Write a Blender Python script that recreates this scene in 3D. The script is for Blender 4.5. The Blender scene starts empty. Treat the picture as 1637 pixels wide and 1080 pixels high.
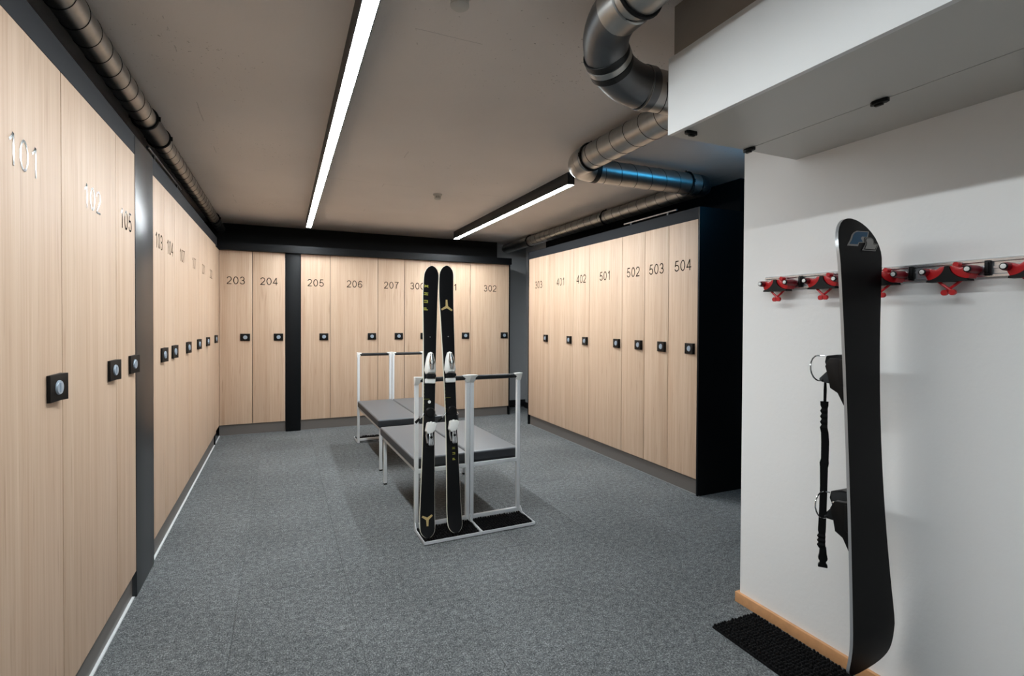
import bpy, bmesh, math, random
from mathutils import Vector, Matrix
random.seed(7)
S = bpy.context.scene
COL = S.collection
PI = math.pi

# ------------------------------------------------------------------ camera, world, exposure
CAM_H = 1.3591
cd = bpy.data.cameras.new('camera')
cam = bpy.data.objects.new('camera', cd); COL.objects.link(cam)
cr = Vector((0.91347543, -0.40686234, 0.00506704))
cu = Vector((0.00059858, 0.01379667, 0.99990464))
cw = Vector((0.40689345, 0.91338529, -0.01284646))
cam.matrix_world = Matrix(((cr.x, cu.x, -cw.x, 0), (cr.y, cu.y, -cw.y, 0), (cr.z, cu.z, -cw.z, CAM_H), (0, 0, 0, 1)))
cd.sensor_fit = 'HORIZONTAL'; cd.sensor_width = 36
cd.lens = 36 * 826.837 / 1637
cd.shift_x = -(819.118 - 818.5) / 1637
cd.shift_y = (522.074 - 540) / 1637
cd.clip_start = 0.02
S.camera = cam

w = bpy.data.worlds.new('world'); S.world = w; w.use_nodes = True
w.node_tree.nodes['Background'].inputs[0].default_value = (0.02, 0.02, 0.02, 1)
w.node_tree.nodes['Background'].inputs[1].default_value = 0.2

S.view_settings.view_transform = 'Standard'
S.view_settings.look = 'None'
S.view_settings.gamma = 1
S.view_settings.use_curve_mapping = False
S.view_settings.exposure = 1.80
LED = 42.0            # radiance of the ceiling strips
LED_COL = (0.90, 0.965, 1.0)

# ------------------------------------------------------------------ room measures (metres)
XL = -0.650           # left locker doors
YB = 6.804            # back locker doors
XR = 2.943            # right locker doors
XW = 2.028            # white wall
ZT, ZB, ZF = 2.149, 0.128, 2.243   # door top, door bottom, fascia top
ZC = 2.54             # ceiling

# ------------------------------------------------------------------ materials
def lin(c):
    return tuple(((v / 255) / 12.92 if v / 255 <= 0.04045 else ((v / 255 + 0.055) / 1.055) ** 2.4) for v in c)

MATS = {}
def mat(name, rgb, rough=0.5, metal=0.0, spec=0.5, noise=None, bump=None, coat=0, coords='Object', rnd=0.0, emit=None):
    """rgb in sRGB 0..255. noise=(scale(3) , amount, detail) varies the value; bump=(scale(3), strength, distance)"""
    m = bpy.data.materials.new(name); m.use_nodes = True
    nt = m.node_tree; b = nt.nodes['Principled BSDF']
    c = lin(rgb)
    b.inputs['Base Color'].default_value = (*c, 1)
    b.inputs['Roughness'].default_value = rough
    b.inputs['Metallic'].default_value = metal
    b.inputs['Specular IOR Level'].default_value = spec
    if coat: b.inputs['Coat Weight'].default_value = coat
    tc = None
    def noise_tex(scale, detail=4):
        nonlocal tc
        if tc is None: tc = nt.nodes.new('ShaderNodeTexCoord')
        mp = nt.nodes.new('ShaderNodeMapping'); mp.inputs['Scale'].default_value = scale
        nt.links.new(tc.outputs[coords], mp.inputs['Vector'])
        n = nt.nodes.new('ShaderNodeTexNoise'); n.inputs['Scale'].default_value = 1; n.inputs['Detail'].default_value = detail
        nt.links.new(mp.outputs[0], n.inputs['Vector'])
        return n
    if noise:
        n = noise_tex(noise[0], noise[2] if len(noise) > 2 else 4)
        r = nt.nodes.new('ShaderNodeValToRGB')
        a = noise[1]
        r.color_ramp.elements[0].position = 0.3; r.color_ramp.elements[1].position = 0.7
        r.color_ramp.elements[0].color = (*[max(0, v * (1 - a)) for v in c], 1)
        r.color_ramp.elements[1].color = (*[min(1, v * (1 + a)) for v in c], 1)
        nt.links.new(n.outputs[0], r.inputs[0]); nt.links.new(r.outputs[0], b.inputs['Base Color'])
    if bump:
        n = noise_tex(bump[0], 5)
        bp = nt.nodes.new('ShaderNodeBump'); bp.inputs['Strength'].default_value = bump[1]; bp.inputs['Distance'].default_value = bump[2]
        nt.links.new(n.outputs[0], bp.inputs['Height']); nt.links.new(bp.outputs[0], b.inputs['Normal'])
    if emit:
        b.inputs['Emission Color'].default_value = (*emit[0], 1); b.inputs['Emission Strength'].default_value = emit[1]
    MATS[name] = m
    return m

def wood_material(name, dark, light, streak, rough=0.42):
    m = bpy.data.materials.new(name); m.use_nodes = True
    nt = m.node_tree; L = nt.links; b = nt.nodes['Principled BSDF']
    tc = nt.nodes.new('ShaderNodeTexCoord'); oi = nt.nodes.new('ShaderNodeObjectInfo')
    mul = nt.nodes.new('ShaderNodeMath'); mul.operation = 'MULTIPLY'; mul.inputs[1].default_value = 37.0
    L.new(oi.outputs['Random'], mul.inputs[0])
    add = nt.nodes.new('ShaderNodeVectorMath'); add.operation = 'ADD'
    cmb = nt.nodes.new('ShaderNodeCombineXYZ'); L.new(mul.outputs[0], cmb.inputs[0]); L.new(mul.outputs[0], cmb.inputs[2])
    L.new(tc.outputs['Object'], add.inputs[0]); L.new(cmb.outputs[0], add.inputs[1])
    def noise(scale, detail, rgh=0.55):
        mp = nt.nodes.new('ShaderNodeMapping'); mp.inputs['Scale'].default_value = scale
        L.new(add.outputs[0], mp.inputs[0])
        n = nt.nodes.new('ShaderNodeTexNoise'); n.inputs['Scale'].default_value = 1; n.inputs['Detail'].default_value = detail; n.inputs['Roughness'].default_value = rgh
        L.new(mp.outputs[0], n.inputs['Vector']); return n
    n1 = noise((16, 16, 0.45), 3); n2 = noise((95, 95, 1.6), 4, 0.6); n3 = noise((45, 45, 2.6), 2)
    r1 = nt.nodes.new('ShaderNodeValToRGB')
    r1.color_ramp.elements[0].position = 0.32; r1.color_ramp.elements[0].color = (*lin(dark), 1)
    r1.color_ramp.elements[1].position = 0.66; r1.color_ramp.elements[1].color = (*lin(light), 1)
    mx = nt.nodes.new('ShaderNodeMix'); mx.inputs['Factor'].default_value = 0.5
    L.new(n1.outputs[0], mx.inputs['A']); L.new(n2.outputs[0], mx.inputs['B']); L.new(mx.outputs['Result'], r1.inputs[0])
    r3 = nt.nodes.new('ShaderNodeValToRGB')
    r3.color_ramp.elements[0].position = 0.60; r3.color_ramp.elements[0].color = (0, 0, 0, 1)
    r3.color_ramp.elements[1].position = 0.74; r3.color_ramp.elements[1].color = (0.55, 0.55, 0.55, 1)
    L.new(n3.outputs[0], r3.inputs[0])
    m2 = nt.nodes.new('ShaderNodeMix'); m2.data_type = 'RGBA'
    L.new(r3.outputs[0], m2.inputs[0]); L.new(r1.outputs[0], m2.inputs[6]); m2.inputs[7].default_value = (*lin(streak), 1)
    L.new(m2.outputs[2], b.inputs['Base Color'])
    b.inputs['Roughness'].default_value = rough
    bp = nt.nodes.new('ShaderNodeBump'); bp.inputs['Strength'].default_value = 0.08; bp.inputs['Distance'].default_value = 0.001
    L.new(n2.outputs[0], bp.inputs['Height']); L.new(bp.outputs[0], b.inputs['Normal'])
    MATS[name] = m; return m

wood_material('oak', (181, 149, 122), (207, 182, 158), (162, 129, 103), 0.55)
mat('beech', (202, 150, 104), 0.45, noise=((4, 30, 30), 0.08))
mat('fascia', (36, 38, 42), 0.65, spec=0.12)
mat('anthracite', (32, 34, 37), 0.30, spec=0.4, bump=((400, 400, 400), 0.05, 0.0005))
mat('black_laminate', (7, 9, 12), 0.45, spec=0.2)
mat('plinth', (104, 99, 95), 0.45, metal=0.2, bump=((3, 200, 200), 0.05, 0.0005))
mat('carcass', (20, 18, 17), 0.8, spec=0.2)
mat('white_bead', (205, 208, 208), 0.5)
mat('grey_bead', (120, 122, 122), 0.6)
mat('dark_board', (9, 9, 10), 0.9, spec=0.2)
mat('grey_board', (30, 30, 30), 0.9, spec=0.2)
mat('white_wall', (238, 237, 235), 0.75, bump=((55, 55, 55), 0.22, 0.003))
mat('white_panel', (222, 223, 222), 0.45)
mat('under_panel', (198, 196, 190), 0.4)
mat('grey_wall', (176, 178, 180), 0.8)
mat('concrete', (150, 140, 130), 0.9, noise=((6, 6, 6), 0.05), bump=((60, 60, 60), 0.3, 0.003))
mat('galv', (172, 172, 169), 0.37, metal=1.0, noise=((14, 14, 14), 0.10, 3))
mat('galv_matt', (112, 114, 116), 0.40, metal=1.0, noise=((9, 9, 9), 0.12, 3))
mat('seam_dark', (52, 52, 52), 0.5, metal=0.8)
mat('rubber', (7, 7, 7), 0.6, spec=0.3)
mat('black_metal', (18, 20, 23), 0.45)
mat('black_plastic', (7, 7, 8), 0.42, spec=0.22)
mat('dial', (158, 172, 186), 0.3, metal=0.25)
mat('numeral', (42, 39, 38), 0.09, metal=0.9)
mat('white_steel', (208, 211, 213), 0.35)
mat('white_plastic', (226, 226, 222), 0.35)
mat('chrome', (200, 203, 206), 0.16, metal=1.0)
mat('alu', (205, 207, 210), 0.27, metal=0.85)
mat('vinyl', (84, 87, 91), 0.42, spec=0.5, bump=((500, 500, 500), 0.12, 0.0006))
mat('vinyl_shaded', (40, 42, 45), 0.5, bump=((500, 500, 500), 0.12, 0.0006))  # darker copy of the seat vinyl, shade of the seat sides put into the colour
mat('foam', (13, 14, 15), 0.55)
mat('bristle', (5, 5, 6), 0.85, spec=0.2)
mat('ski_top', (7, 8, 10), 0.35, spec=0.22)
mat('ski_edge', (206, 204, 190), 0.5)
mat('gold', (186, 162, 108), 0.45, metal=0.1)
mat('lime', (150, 148, 58), 0.5)
mat('board_base', (3, 3, 4), 0.5, spec=0.08)
mat('board_edge', (178, 180, 182), 0.35, metal=0.6)
mat('logo_grey', (126, 124, 121), 0.5)
mat('logo_blue', (3, 66, 98), 0.5, spec=0.2)
mat('red', (186, 6, 20), 0.38)
mat('red_dark', (120, 8, 24), 0.42)
mat('webbing', (6, 6, 7), 0.8, spec=0.2, bump=((600, 600, 600), 0.3, 0.001))
mat('detector', (196, 192, 184), 0.5)
mat('detector_dark', (42, 38, 34), 0.6)
mat('led', (255, 255, 255), 0.5, emit=(LED_COL, LED * 0.78))
mat('led_bright', (255, 255, 255), 0.5, emit=(LED_COL, LED * 1.05))
mat('led_fill', (255, 255, 255), 0.5, emit=(LED_COL, LED * 0.45))
mat('assumed_lamp_blue', (200, 220, 255), 0.5, emit=((0.05, 0.50, 1.0), 13.0))  # emission of the assumed, unseen lamp that tints the duct blue

def ceiling_material():
    m = bpy.data.materials.new('ceiling'); m.use_nodes = True
    nt = m.node_tree; L = nt.links; b = nt.nodes['Principled BSDF']; b.inputs['Roughness'].default_value = 0.92
    tc = nt.nodes.new('ShaderNodeTexCoord')
    def noise(s, d, r=0.5):
        n = nt.nodes.new('ShaderNodeTexNoise'); n.inputs['Scale'].default_value = s; n.inputs['Detail'].default_value = d; n.inputs['Roughness'].default_value = r
        L.new(tc.outputs['Object'], n.inputs['Vector']); return n
    base = noise(1.3, 3); sp = noise(75, 2); clus = noise(1.1, 2)
    r = nt.nodes.new('ShaderNodeValToRGB')
    r.color_ramp.elements[0].position = 0.3; r.color_ramp.elements[0].color = (*lin((220, 213, 207)), 1)
    r.color_ramp.elements[1].position = 0.7; r.color_ramp.elements[1].color = (*lin((228, 221, 215)), 1)
    L.new(base.outputs[0], r.inputs[0])
    # pin holes, clustered
    a = nt.nodes.new('ShaderNodeMath'); a.operation = 'MULTIPLY_ADD'; a.inputs[1].default_value = 0.35
    L.new(clus.outputs[0], a.inputs[0]); L.new(sp.outputs[0], a.inputs[2])
    r2 = nt.nodes.new('ShaderNodeValToRGB')
    r2.color_ramp.elements[0].position = 0.925; r2.color_ramp.elements[0].color = (0, 0, 0, 1)
    r2.color_ramp.elements[1].position = 0.965; r2.color_ramp.elements[1].color = (0.6, 0.6, 0.6, 1)
    L.new(a.outputs[0], r2.inputs[0])
    mx = nt.nodes.new('ShaderNodeMix'); mx.data_type = 'RGBA'
    L.new(r2.outputs[0], mx.inputs[0]); L.new(r.outputs[0], mx.inputs[6]); mx.inputs[7].default_value = (*lin((104, 94, 82)), 1)
    # shuttering cracks: thin broken dark lines
    sx = nt.nodes.new('ShaderNodeSeparateXYZ'); L.new(tc.outputs['Object'], sx.inputs[0])
    wob = noise(6, 3)
    def crack(axis, period, off):
        ad = nt.nodes.new('ShaderNodeMath'); ad.operation = 'MULTIPLY_ADD'; ad.inputs[1].default_value = 0.012
        L.new(wob.outputs[0], ad.inputs[0]); L.new(sx.outputs[axis], ad.inputs[2])
        o = nt.nodes.new('ShaderNodeMath'); o.operation = 'ADD'; o.inputs[1].default_value = off; L.new(ad.outputs[0], o.inputs[0])
        md = nt.nodes.new('ShaderNodeMath'); md.operation = 'PINGPONG'; md.inputs[1].default_value = period; L.new(o.outputs[0], md.inputs[0])
        lt = nt.nodes.new('ShaderNodeMath'); lt.operation = 'LESS_THAN'; lt.inputs[1].default_value = 0.0022; L.new(md.outputs[0], lt.inputs[0])
        return lt
    c1 = crack('X', 0.62, 0.42); c2 = crack('Y', 1.25, 0.4)
    mxm = nt.nodes.new('ShaderNodeMath'); mxm.operation = 'MAXIMUM'; L.new(c1.outputs[0], mxm.inputs[0]); L.new(c2.outputs[0], mxm.inputs[1])
    brk = noise(2.3, 3); gt = nt.nodes.new('ShaderNodeMath'); gt.operation = 'GREATER_THAN'; gt.inputs[1].default_value = 0.56; L.new(brk.outputs[0], gt.inputs[0])
    fm = nt.nodes.new('ShaderNodeMath'); fm.operation = 'MULTIPLY'; L.new(mxm.outputs[0], fm.inputs[0]); L.new(gt.outputs[0], fm.inputs[1])
    fs = nt.nodes.new('ShaderNodeMath'); fs.operation = 'MULTIPLY'; fs.inputs[1].default_value = 0.3; L.new(fm.outputs[0], fs.inputs[0])
    m3 = nt.nodes.new('ShaderNodeMix'); m3.data_type = 'RGBA'
    L.new(fs.outputs[0], m3.inputs[0]); L.new(mx.outputs[2], m3.inputs[6]); m3.inputs[7].default_value = (*lin((96, 86, 78)), 1)
    L.new(m3.outputs[2], b.inputs['Base Color'])
    bp = nt.nodes.new('ShaderNodeBump'); bp.inputs['Strength'].default_value = 0.25; bp.inputs['Distance'].default_value = 0.004
    bn = noise(40, 4, 0.65); L.new(bn.outputs[0], bp.inputs['Height']); L.new(bp.outputs[0], b.inputs['Normal'])
    MATS['ceiling'] = m
ceiling_material()

def carpet_material():
    m = bpy.data.materials.new('carpet'); m.use_nodes = True
    nt = m.node_tree; L = nt.links; b = nt.nodes['Principled BSDF']; b.inputs['Roughness'].default_value = 0.95
    b.inputs['Specular IOR Level'].default_value = 0.15
    tc = nt.nodes.new('ShaderNodeTexCoord'); oi = nt.nodes.new('ShaderNodeObjectInfo')
    geo = nt.nodes.new('ShaderNodeNewGeometry')
    def noise(scale, d, r=0.6):
        mp = nt.nodes.new('ShaderNodeMapping'); mp.inputs['Scale'].default_value = scale; L.new(geo.outputs['Position'], mp.inputs[0])
        n = nt.nodes.new('ShaderNodeTexNoise'); n.inputs['Scale'].default_value = 1; n.inputs['Detail'].default_value = d; n.inputs['Roughness'].default_value = r
        L.new(mp.outputs[0], n.inputs['Vector']); return n
    n1 = noise((170, 120, 170), 3, 0.7); n2 = noise((36, 36, 36), 3); n3 = noise((1.2, 1.2, 1.2), 2)
    a = nt.nodes.new('ShaderNodeMath'); a.operation = 'MULTIPLY_ADD'; a.inputs[1].default_value = 0.35
    L.new(n2.outputs[0], a.inputs[0]); L.new(n1.outputs[0], a.inputs[2])
    a2 = nt.nodes.new('ShaderNodeMath'); a2.operation = 'MULTIPLY_ADD'; a2.inputs[1].default_value = 0.15
    L.new(n3.outputs[0], a2.inputs[0]); L.new(a.outputs[0], a2.inputs[2])
    a3 = nt.nodes.new('ShaderNodeMath'); a3.operation = 'MULTIPLY_ADD'; a3.inputs[1].default_value = 0.02
    L.new(oi.outputs['Random'], a3.inputs[0]); L.new(a2.outputs[0], a3.inputs[2])
    r = nt.nodes.new('ShaderNodeValToRGB')
    e = r.color_ramp.elements
    e[0].position = 0.55; e[0].color = (*lin((46, 48, 49)), 1)
    e[1].position = 0.98; e[1].color = (*lin((143, 146, 147)), 1)
    k = e.new(0.76); k.color = (*lin((90, 93, 94)), 1)
    L.new(a3.outputs[0], r.inputs[0]); L.new(r.outputs[0], b.inputs['Base Color'])
    bp = nt.nodes.new('ShaderNodeBump'); bp.inputs['Strength'].default_value = 0.5; bp.inputs['Distance'].default_value = 0.003
    L.new(n1.outputs[0], bp.inputs['Height']); L.new(bp.outputs[0], b.inputs['Normal'])
    MATS['carpet'] = m
carpet_material()

# ------------------------------------------------------------------ mesh helpers
class MB:
    def __init__(self): self.v = []; self.f = []; self.mi = []; self.m = 0
    def add(self, vs, fs):
        o = len(self.v); self.v += [tuple(p) for p in vs]
        for f in fs: self.f.append(tuple(i + o for i in f)); self.mi.append(self.m)
        return self
    def box(self, x0, x1, y0, y1, z0, z1):
        return self.add([(x0, y0, z0), (x1, y0, z0), (x1, y1, z0), (x0, y1, z0), (x0, y0, z1), (x1, y0, z1), (x1, y1, z1), (x0, y1, z1)],
                        [(0, 3, 2, 1), (4, 5, 6, 7), (0, 1, 5, 4), (1, 2, 6, 5), (2, 3, 7, 6), (3, 0, 4, 7)])
    def prism(self, poly, axis, a, b):
        """poly: list of 2D points; axis 0: (y,z) along x, 1: (x,z) along y, 2: (x,y) along z"""
        def P(p, t): return {0: (t, p[0], p[1]), 1: (p[0], t, p[1]), 2: (p[0], p[1], t)}[axis]
        n = len(poly); vs = [P(p, a) for p in poly] + [P(p, b) for p in poly]
        fs = [tuple(range(n))[::-1], tuple(range(n, 2 * n))] + [(i, (i + 1) % n, n + (i + 1) % n, n + i) for i in range(n)]
        return self.add(vs, fs)
    def tube(self, pts, rad, n=12, cap=True, up=None):
        pts = [Vector(p) for p in pts]; R = rad if isinstance(rad, (list, tuple)) else [rad] * len(pts)
        rings = []; prev = None
        for i, p in enumerate(pts):
            t = (pts[min(i + 1, len(pts) - 1)] - pts[max(i - 1, 0)]).normalized()
            if prev is None:
                a = Vector((0, 0, 1)) if abs(t.z) < 0.9 else Vector((1, 0, 0))
                u = t.cross(a).normalized()
            else:
                u = (prev - t * prev.dot(t)).normalized()
            prev = u; v = t.cross(u)
            rings.append([p + (u * math.cos(2 * PI * k / n) + v * math.sin(2 * PI * k / n)) * R[i] for k in range(n)])
        vs = [q for r in rings for q in r]; fs = []
        for i in range(len(rings) - 1):
            for k in range(n):
                fs.append((i * n + k, i * n + (k + 1) % n, (i + 1) * n + (k + 1) % n, (i + 1) * n + k))
        if cap: fs += [tuple(range(n))[::-1], tuple(range(len(vs) - n, len(vs)))]
        return self.add(vs, fs)
    def ring(self, c, axis, R, r, n=28, m=6, a0=0, a1=2 * PI):
        """torus about unit axis"""
        ax = Vector(axis).normalized(); h = Vector((0, 0, 1)) if abs(ax.z) < 0.9 else Vector((1, 0, 0))
        u = ax.cross(h).normalized(); v = ax.cross(u); c = Vector(c); full = abs(a1 - a0 - 2 * PI) < 1e-6
        k = n if full else n + 1; vs = []
        for i in range(k):
            t = a0 + (a1 - a0) * i / n; d = u * math.cos(t) + v * math.sin(t)
            for j in range(m):
                s = 2 * PI * j / m; vs.append(c + d * (R + r * math.cos(s)) + ax * (r * math.sin(s)))
        fs = []
        for i in range(n):
            i2 = (i + 1) % k
            for j in range(m): fs.append((i * m + j, i2 * m + j, i2 * m + (j + 1) % m, i * m + (j + 1) % m))
        return self.add(vs, fs)
    def disc_stack(self, c, axis, prof, n=24):
        """lathe: prof [(radius, height)] along axis from c"""
        ax = Vector(axis).normalized(); h = Vector((0, 0, 1)) if abs(ax.z) < 0.9 else Vector((1, 0, 0))
        u = ax.cross(h).normalized(); v = ax.cross(u); c = Vector(c); vs = []
        for r, z in prof:
            for k in range(n): vs.append(c + ax * z + (u * math.cos(2 * PI * k / n) + v * math.sin(2 * PI * k / n)) * r)
        fs = []
        for i in range(len(prof) - 1):
            for k in range(n): fs.append((i * n + k, i * n + (k + 1) % n, (i + 1) * n + (k + 1) % n, (i + 1) * n + k))
        fs += [tuple(range(n))[::-1], tuple(range(len(vs) - n, len(vs)))]
        return self.add(vs, fs)
    def mesh(self, name, mats, bevel=0, seg=2, smooth=True, ang=35):
        me = bpy.data.meshes.new(name); me.from_pydata(self.v, [], self.f)
        for k, mm in enumerate(mats if isinstance(mats, (list, tuple)) else [mats]): me.materials.append(MATS[mm])
        for p, i in zip(me.polygons, self.mi): p.material_index = i
        bm = bmesh.new(); bm.from_mesh(me)
        bmesh.ops.recalc_face_normals(bm, faces=bm.faces)
        if bevel: bmesh.ops.bevel(bm, geom=[e for e in bm.edges if e.calc_face_angle(0) > 0.5], offset=bevel, segments=seg, affect='EDGES', profile=0.6)
        bm.to_mesh(me); bm.free()
        if smooth:
            me.polygons.foreach_set('use_smooth', [True] * len(me.polygons)); me.set_sharp_from_angle(angle=math.radians(ang))
        me.update(); return me
    def build(self, name, mats, parent=None, **k):
        return link(name, self.mesh(name, mats, **k), parent)

def link(name, me, parent=None, loc=None, rot=None):
    o = bpy.data.objects.new(name, me); COL.objects.link(o)
    if parent: o.parent = parent
    if loc: o.location = loc
    if rot: o.rotation_euler = rot
    return o
def empty(name, loc=(0, 0, 0), rz=0):
    o = bpy.data.objects.new(name, None); COL.objects.link(o); o.location = loc; o.rotation_euler = (0, 0, rz)
    o.empty_display_size = 0.1; return o
def tag(o, label, cat, group=None):
    o['label'] = label; o['category'] = cat
    if group: o['group'] = group
    return o
def struct(o, label=None):
    o['kind'] = 'structure'
    if label: o['label'] = label
    return o

def ribbon(mb, pts, hw_):
    n = len(pts); L_, R_ = [], []
    for i, p in enumerate(pts):
        a_ = Vector(p) - Vector(pts[i - 1]) if i else Vector(pts[1]) - Vector(p)
        b_ = Vector(pts[i + 1]) - Vector(p) if i < n - 1 else a_
        a_ = a_.normalized(); b_ = b_.normalized(); na = Vector((-a_.y, a_.x)); nb = Vector((-b_.y, b_.x)); m_ = na + nb
        m_ = m_.normalized() if m_.length > 1e-6 else na
        k = hw_ / max(0.45, m_.dot(na)); L_.append((p[0] + m_.x * k, p[1] + m_.y * k)); R_.append((p[0] - m_.x * k, p[1] - m_.y * k))
    mb.add([(x_, 0, y_) for x_, y_ in L_ + R_], [(i, n + i, n + i + 1, i + 1) for i in range(n - 1)])
def earc(cx_, cy_, rx, ry, a0, a1, n=14):
    return [(cx_ + rx * math.cos(math.radians(a0 + (a1 - a0) * i / n)), cy_ + ry * math.sin(math.radians(a0 + (a1 - a0) * i / n))) for i in range(n + 1)]
DIG = {'0': [earc(0.31, 0.5, 0.255, 0.455, 0, 360, 28)],
       '1': [[(0.10, 0.735), (0.22, 0.80), (0.31, 0.90), (0.36, 1.0)], [(0.385, 0.985), (0.385, 0.0)]],
       '2': [earc(0.31, 0.69, 0.245, 0.265, 170, -35, 14) + [(0.30, 0.30), (0.12, 0.14), (0.065, 0.045), (0.58, 0.045)]],
       '3': [earc(0.29, 0.72, 0.215, 0.235, 165, -75, 14) + [(0.24, 0.505)], [(0.24, 0.515)] + earc(0.30, 0.275, 0.25, 0.24, 80, -165, 14)],
       '4': [[(0.60, 0.285), (0.055, 0.285), (0.42, 0.96)], [(0.435, 1.0), (0.435, 0.0)]],
       '5': [[(0.53, 0.955), (0.175, 0.955), (0.10, 0.50)] + earc(0.30, 0.315, 0.255, 0.265, 130, -165, 16)],
       '6': [earc(0.31, 0.30, 0.25, 0.255, 0, 360, 24), earc(0.36, 0.46, 0.30, 0.49, 40, 190, 14)],
       '7': [[(0.05, 0.955), (0.565, 0.955), (0.44, 0.78), (0.33, 0.56), (0.26, 0.32), (0.225, 0.0)]]}
def number_mesh(txt, height, pitch=0.772):
    mb = MB(); w_ = pitch * (len(txt) - 1) + 0.62
    for i, ch in enumerate(txt):
        for st in DIG[ch]: ribbon(mb, [(x_ + i * pitch - w_ / 2, y_ - 0.5) for x_, y_ in st], 0.046)
    mb.v = [(x_ * height, y_, z_ * height) for x_, y_, z_ in mb.v]
    return mb.mesh('number', 'numeral', smooth=False)
BLK = {'P': [[(0.12, 0), (0.12, 0.92), (0.55, 0.92), (0.55, 0.45), (0.12, 0.45)]], 'U': [[(0.12, 1), (0.12, 0.1), (0.58, 0.1), (0.58, 1)]], 'N': [[(0.12, 0), (0.12, 0.95), (0.58, 0.05), (0.58, 1)]], 'X': [[(0.1, 0), (0.6, 1)], [(0.1, 1), (0.6, 0)]]}
def letter_mesh(ch, h, w_, m):
    mb = MB()
    for st in BLK[ch]: ribbon(mb, [(x_ - 0.35, y_ - 0.5) for x_, y_ in st], 0.11)
    mb.v = [(-z_ * h, y_, x_ * w_ / 0.7) for x_, y_, z_ in mb.v]
    return mb.mesh('letter', m, smooth=False)
# ------------------------------------------------------------------ room shell
RX0, RX1, RY0, RY1 = -1.25, 5.2, -2.6, 7.5
fl = MB().box(RX0, RX1, RY0, RY1, -0.12, -0.006).build('floor', 'seam_dark', smooth=False); struct(fl, 'grey speckled carpet tile floor')
TILE = 0.5; tm = MB().box(-TILE / 2 + 0.0007, TILE / 2 - 0.0007, -TILE / 2 + 0.0007, TILE / 2 - 0.0007, -0.0058, 0).mesh('carpet_tile', 'carpet', smooth=False)
gx0, gy0 = -0.195 - 0.5 * 2, -0.15
ix = 0
x = gx0 + TILE / 2
while x < 5.2 - TILE / 2 + 0.3:
    y = gy0 + TILE / 2
    while y < RY1 - 0.2:
        if not (x > 2.5 and y < 1.6) and not (x > 3.75 and y > 3.3):
            t = link('carpet_tile', tm, fl, (x, y, 0))
        y += TILE
    x += TILE
ce = MB().box(RX0, RX1, RY0, RY1, ZC, ZC + 0.15).build('ceiling', 'ceiling', smooth=False); struct(ce, 'rough plastered concrete ceiling')
struct(MB().box(RX0 - 0.15, RX0, RY0, RY1, -0.12, ZC + 0.15).build('wall_left', 'grey_wall', smooth=False))
struct(MB().box(RX0, RX1, RY1, RY1 + 0.15, -0.12, ZC + 0.15).build('wall_back', 'grey_wall', smooth=False))
struct(MB().box(RX0, RX1, RY0 - 0.15, RY0, -0.12, ZC + 0.15).build('wall_front', 'white_wall', smooth=False))
struct(MB().box(3.6, 3.75, 3.3, RY1, 0, ZC).build('wall_far_right', 'grey_wall', smooth=False))
struct(MB().box(3.482, RX1, 3.15, 3.3, 0, ZC).build('wall_corridor', 'dark_board', smooth=False))
struct(MB().box(RX1, RX1 + 0.15, RY0, RY1, -0.12, ZC + 0.15).build('wall_corridor_end', 'grey_wall', smooth=False))
# white wall on the right with the scuffed stain near its top corner
wr = MB().box(XW, XW + 0.22, RY0, 1.824, 0, ZC).build('wall_right', 'white_wall', smooth=False); struct(wr, 'white plastered wall carrying the ski rail')
struct(MB().box(3.46, 3.6, 6.6, 7.26, 0, ZC).build('wall_column', 'grey_wall', smooth=False))
struct(MB().box(2.99, 3.6, 7.485, 7.5, 0, 0.09).build('baseboard_back', 'black_metal', smooth=False))
struct(MB().box(3.445, 3.46, 6.6, 7.275, 0, 0.09).build('baseboard_column', 'black_metal', smooth=False))
bb = MB().box(XW - 0.016, XW, RY0, 1.84, 0, 0.048).box(XW, XW + 0.2, 1.824, 1.84, 0, 0.048)
struct(bb.build('baseboard_right', 'beech', bevel=0.0015), 'beech wood baseboard below the white wall')

# bulkhead above the white wall
bh = empty('wall_bulkhead', (1.33, 1.55, 2.056)); struct(bh, 'white boxed bulkhead under the ceiling on the right')
def B(name, x0, x1, y0, y1, z0, z1, m, **k):
    o = MB().box(x0 - 1.33, x1 - 1.33, y0 - 1.55, y1 - 1.55, z0 - 2.056, z1 - 2.056).build(name, m, bh, **k); return o
B('front_panel', 1.327, 1.345, RY0, 1.55, 2.056, 2.342, 'white_panel', bevel=0.001)
B('end_panel', 1.345, XW, 1.534, 1.55, 2.06, 2.342, 'white_panel')
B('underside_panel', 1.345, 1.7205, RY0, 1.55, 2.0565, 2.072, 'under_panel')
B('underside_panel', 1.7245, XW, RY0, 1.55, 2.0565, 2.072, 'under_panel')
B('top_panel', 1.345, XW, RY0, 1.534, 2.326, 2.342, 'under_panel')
B('upper_beam', 1.350, XW, RY0, 1.545, 2.342, ZC, 'concrete')
for lx, ly, ang in ((1.376, 1.481, 90), (1.722, 1.527, 0), (1.717, 1.025, 0)):
    la = MB().prism([(-0.026, -0.006), (-0.016, -0.011), (0.018, -0.011), (0.027, -0.004), (0.027, 0.004), (0.018, 0.011), (-0.016, 0.011), (-0.026, 0.006)], 2, -0.012, 0.0)
    la.box(-0.010, 0.014, -0.005, 0.005, -0.018, -0.012)
    o = la.build('latch', 'black_plastic', bh, bevel=0.0015); o.location = (lx - 1.33, ly - 1.55, 0.0005); o.rotation_euler = (0, 0, math.radians(90 if ang == 0 else 0)); o['label'] = 'black plastic panel latch'

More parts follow.
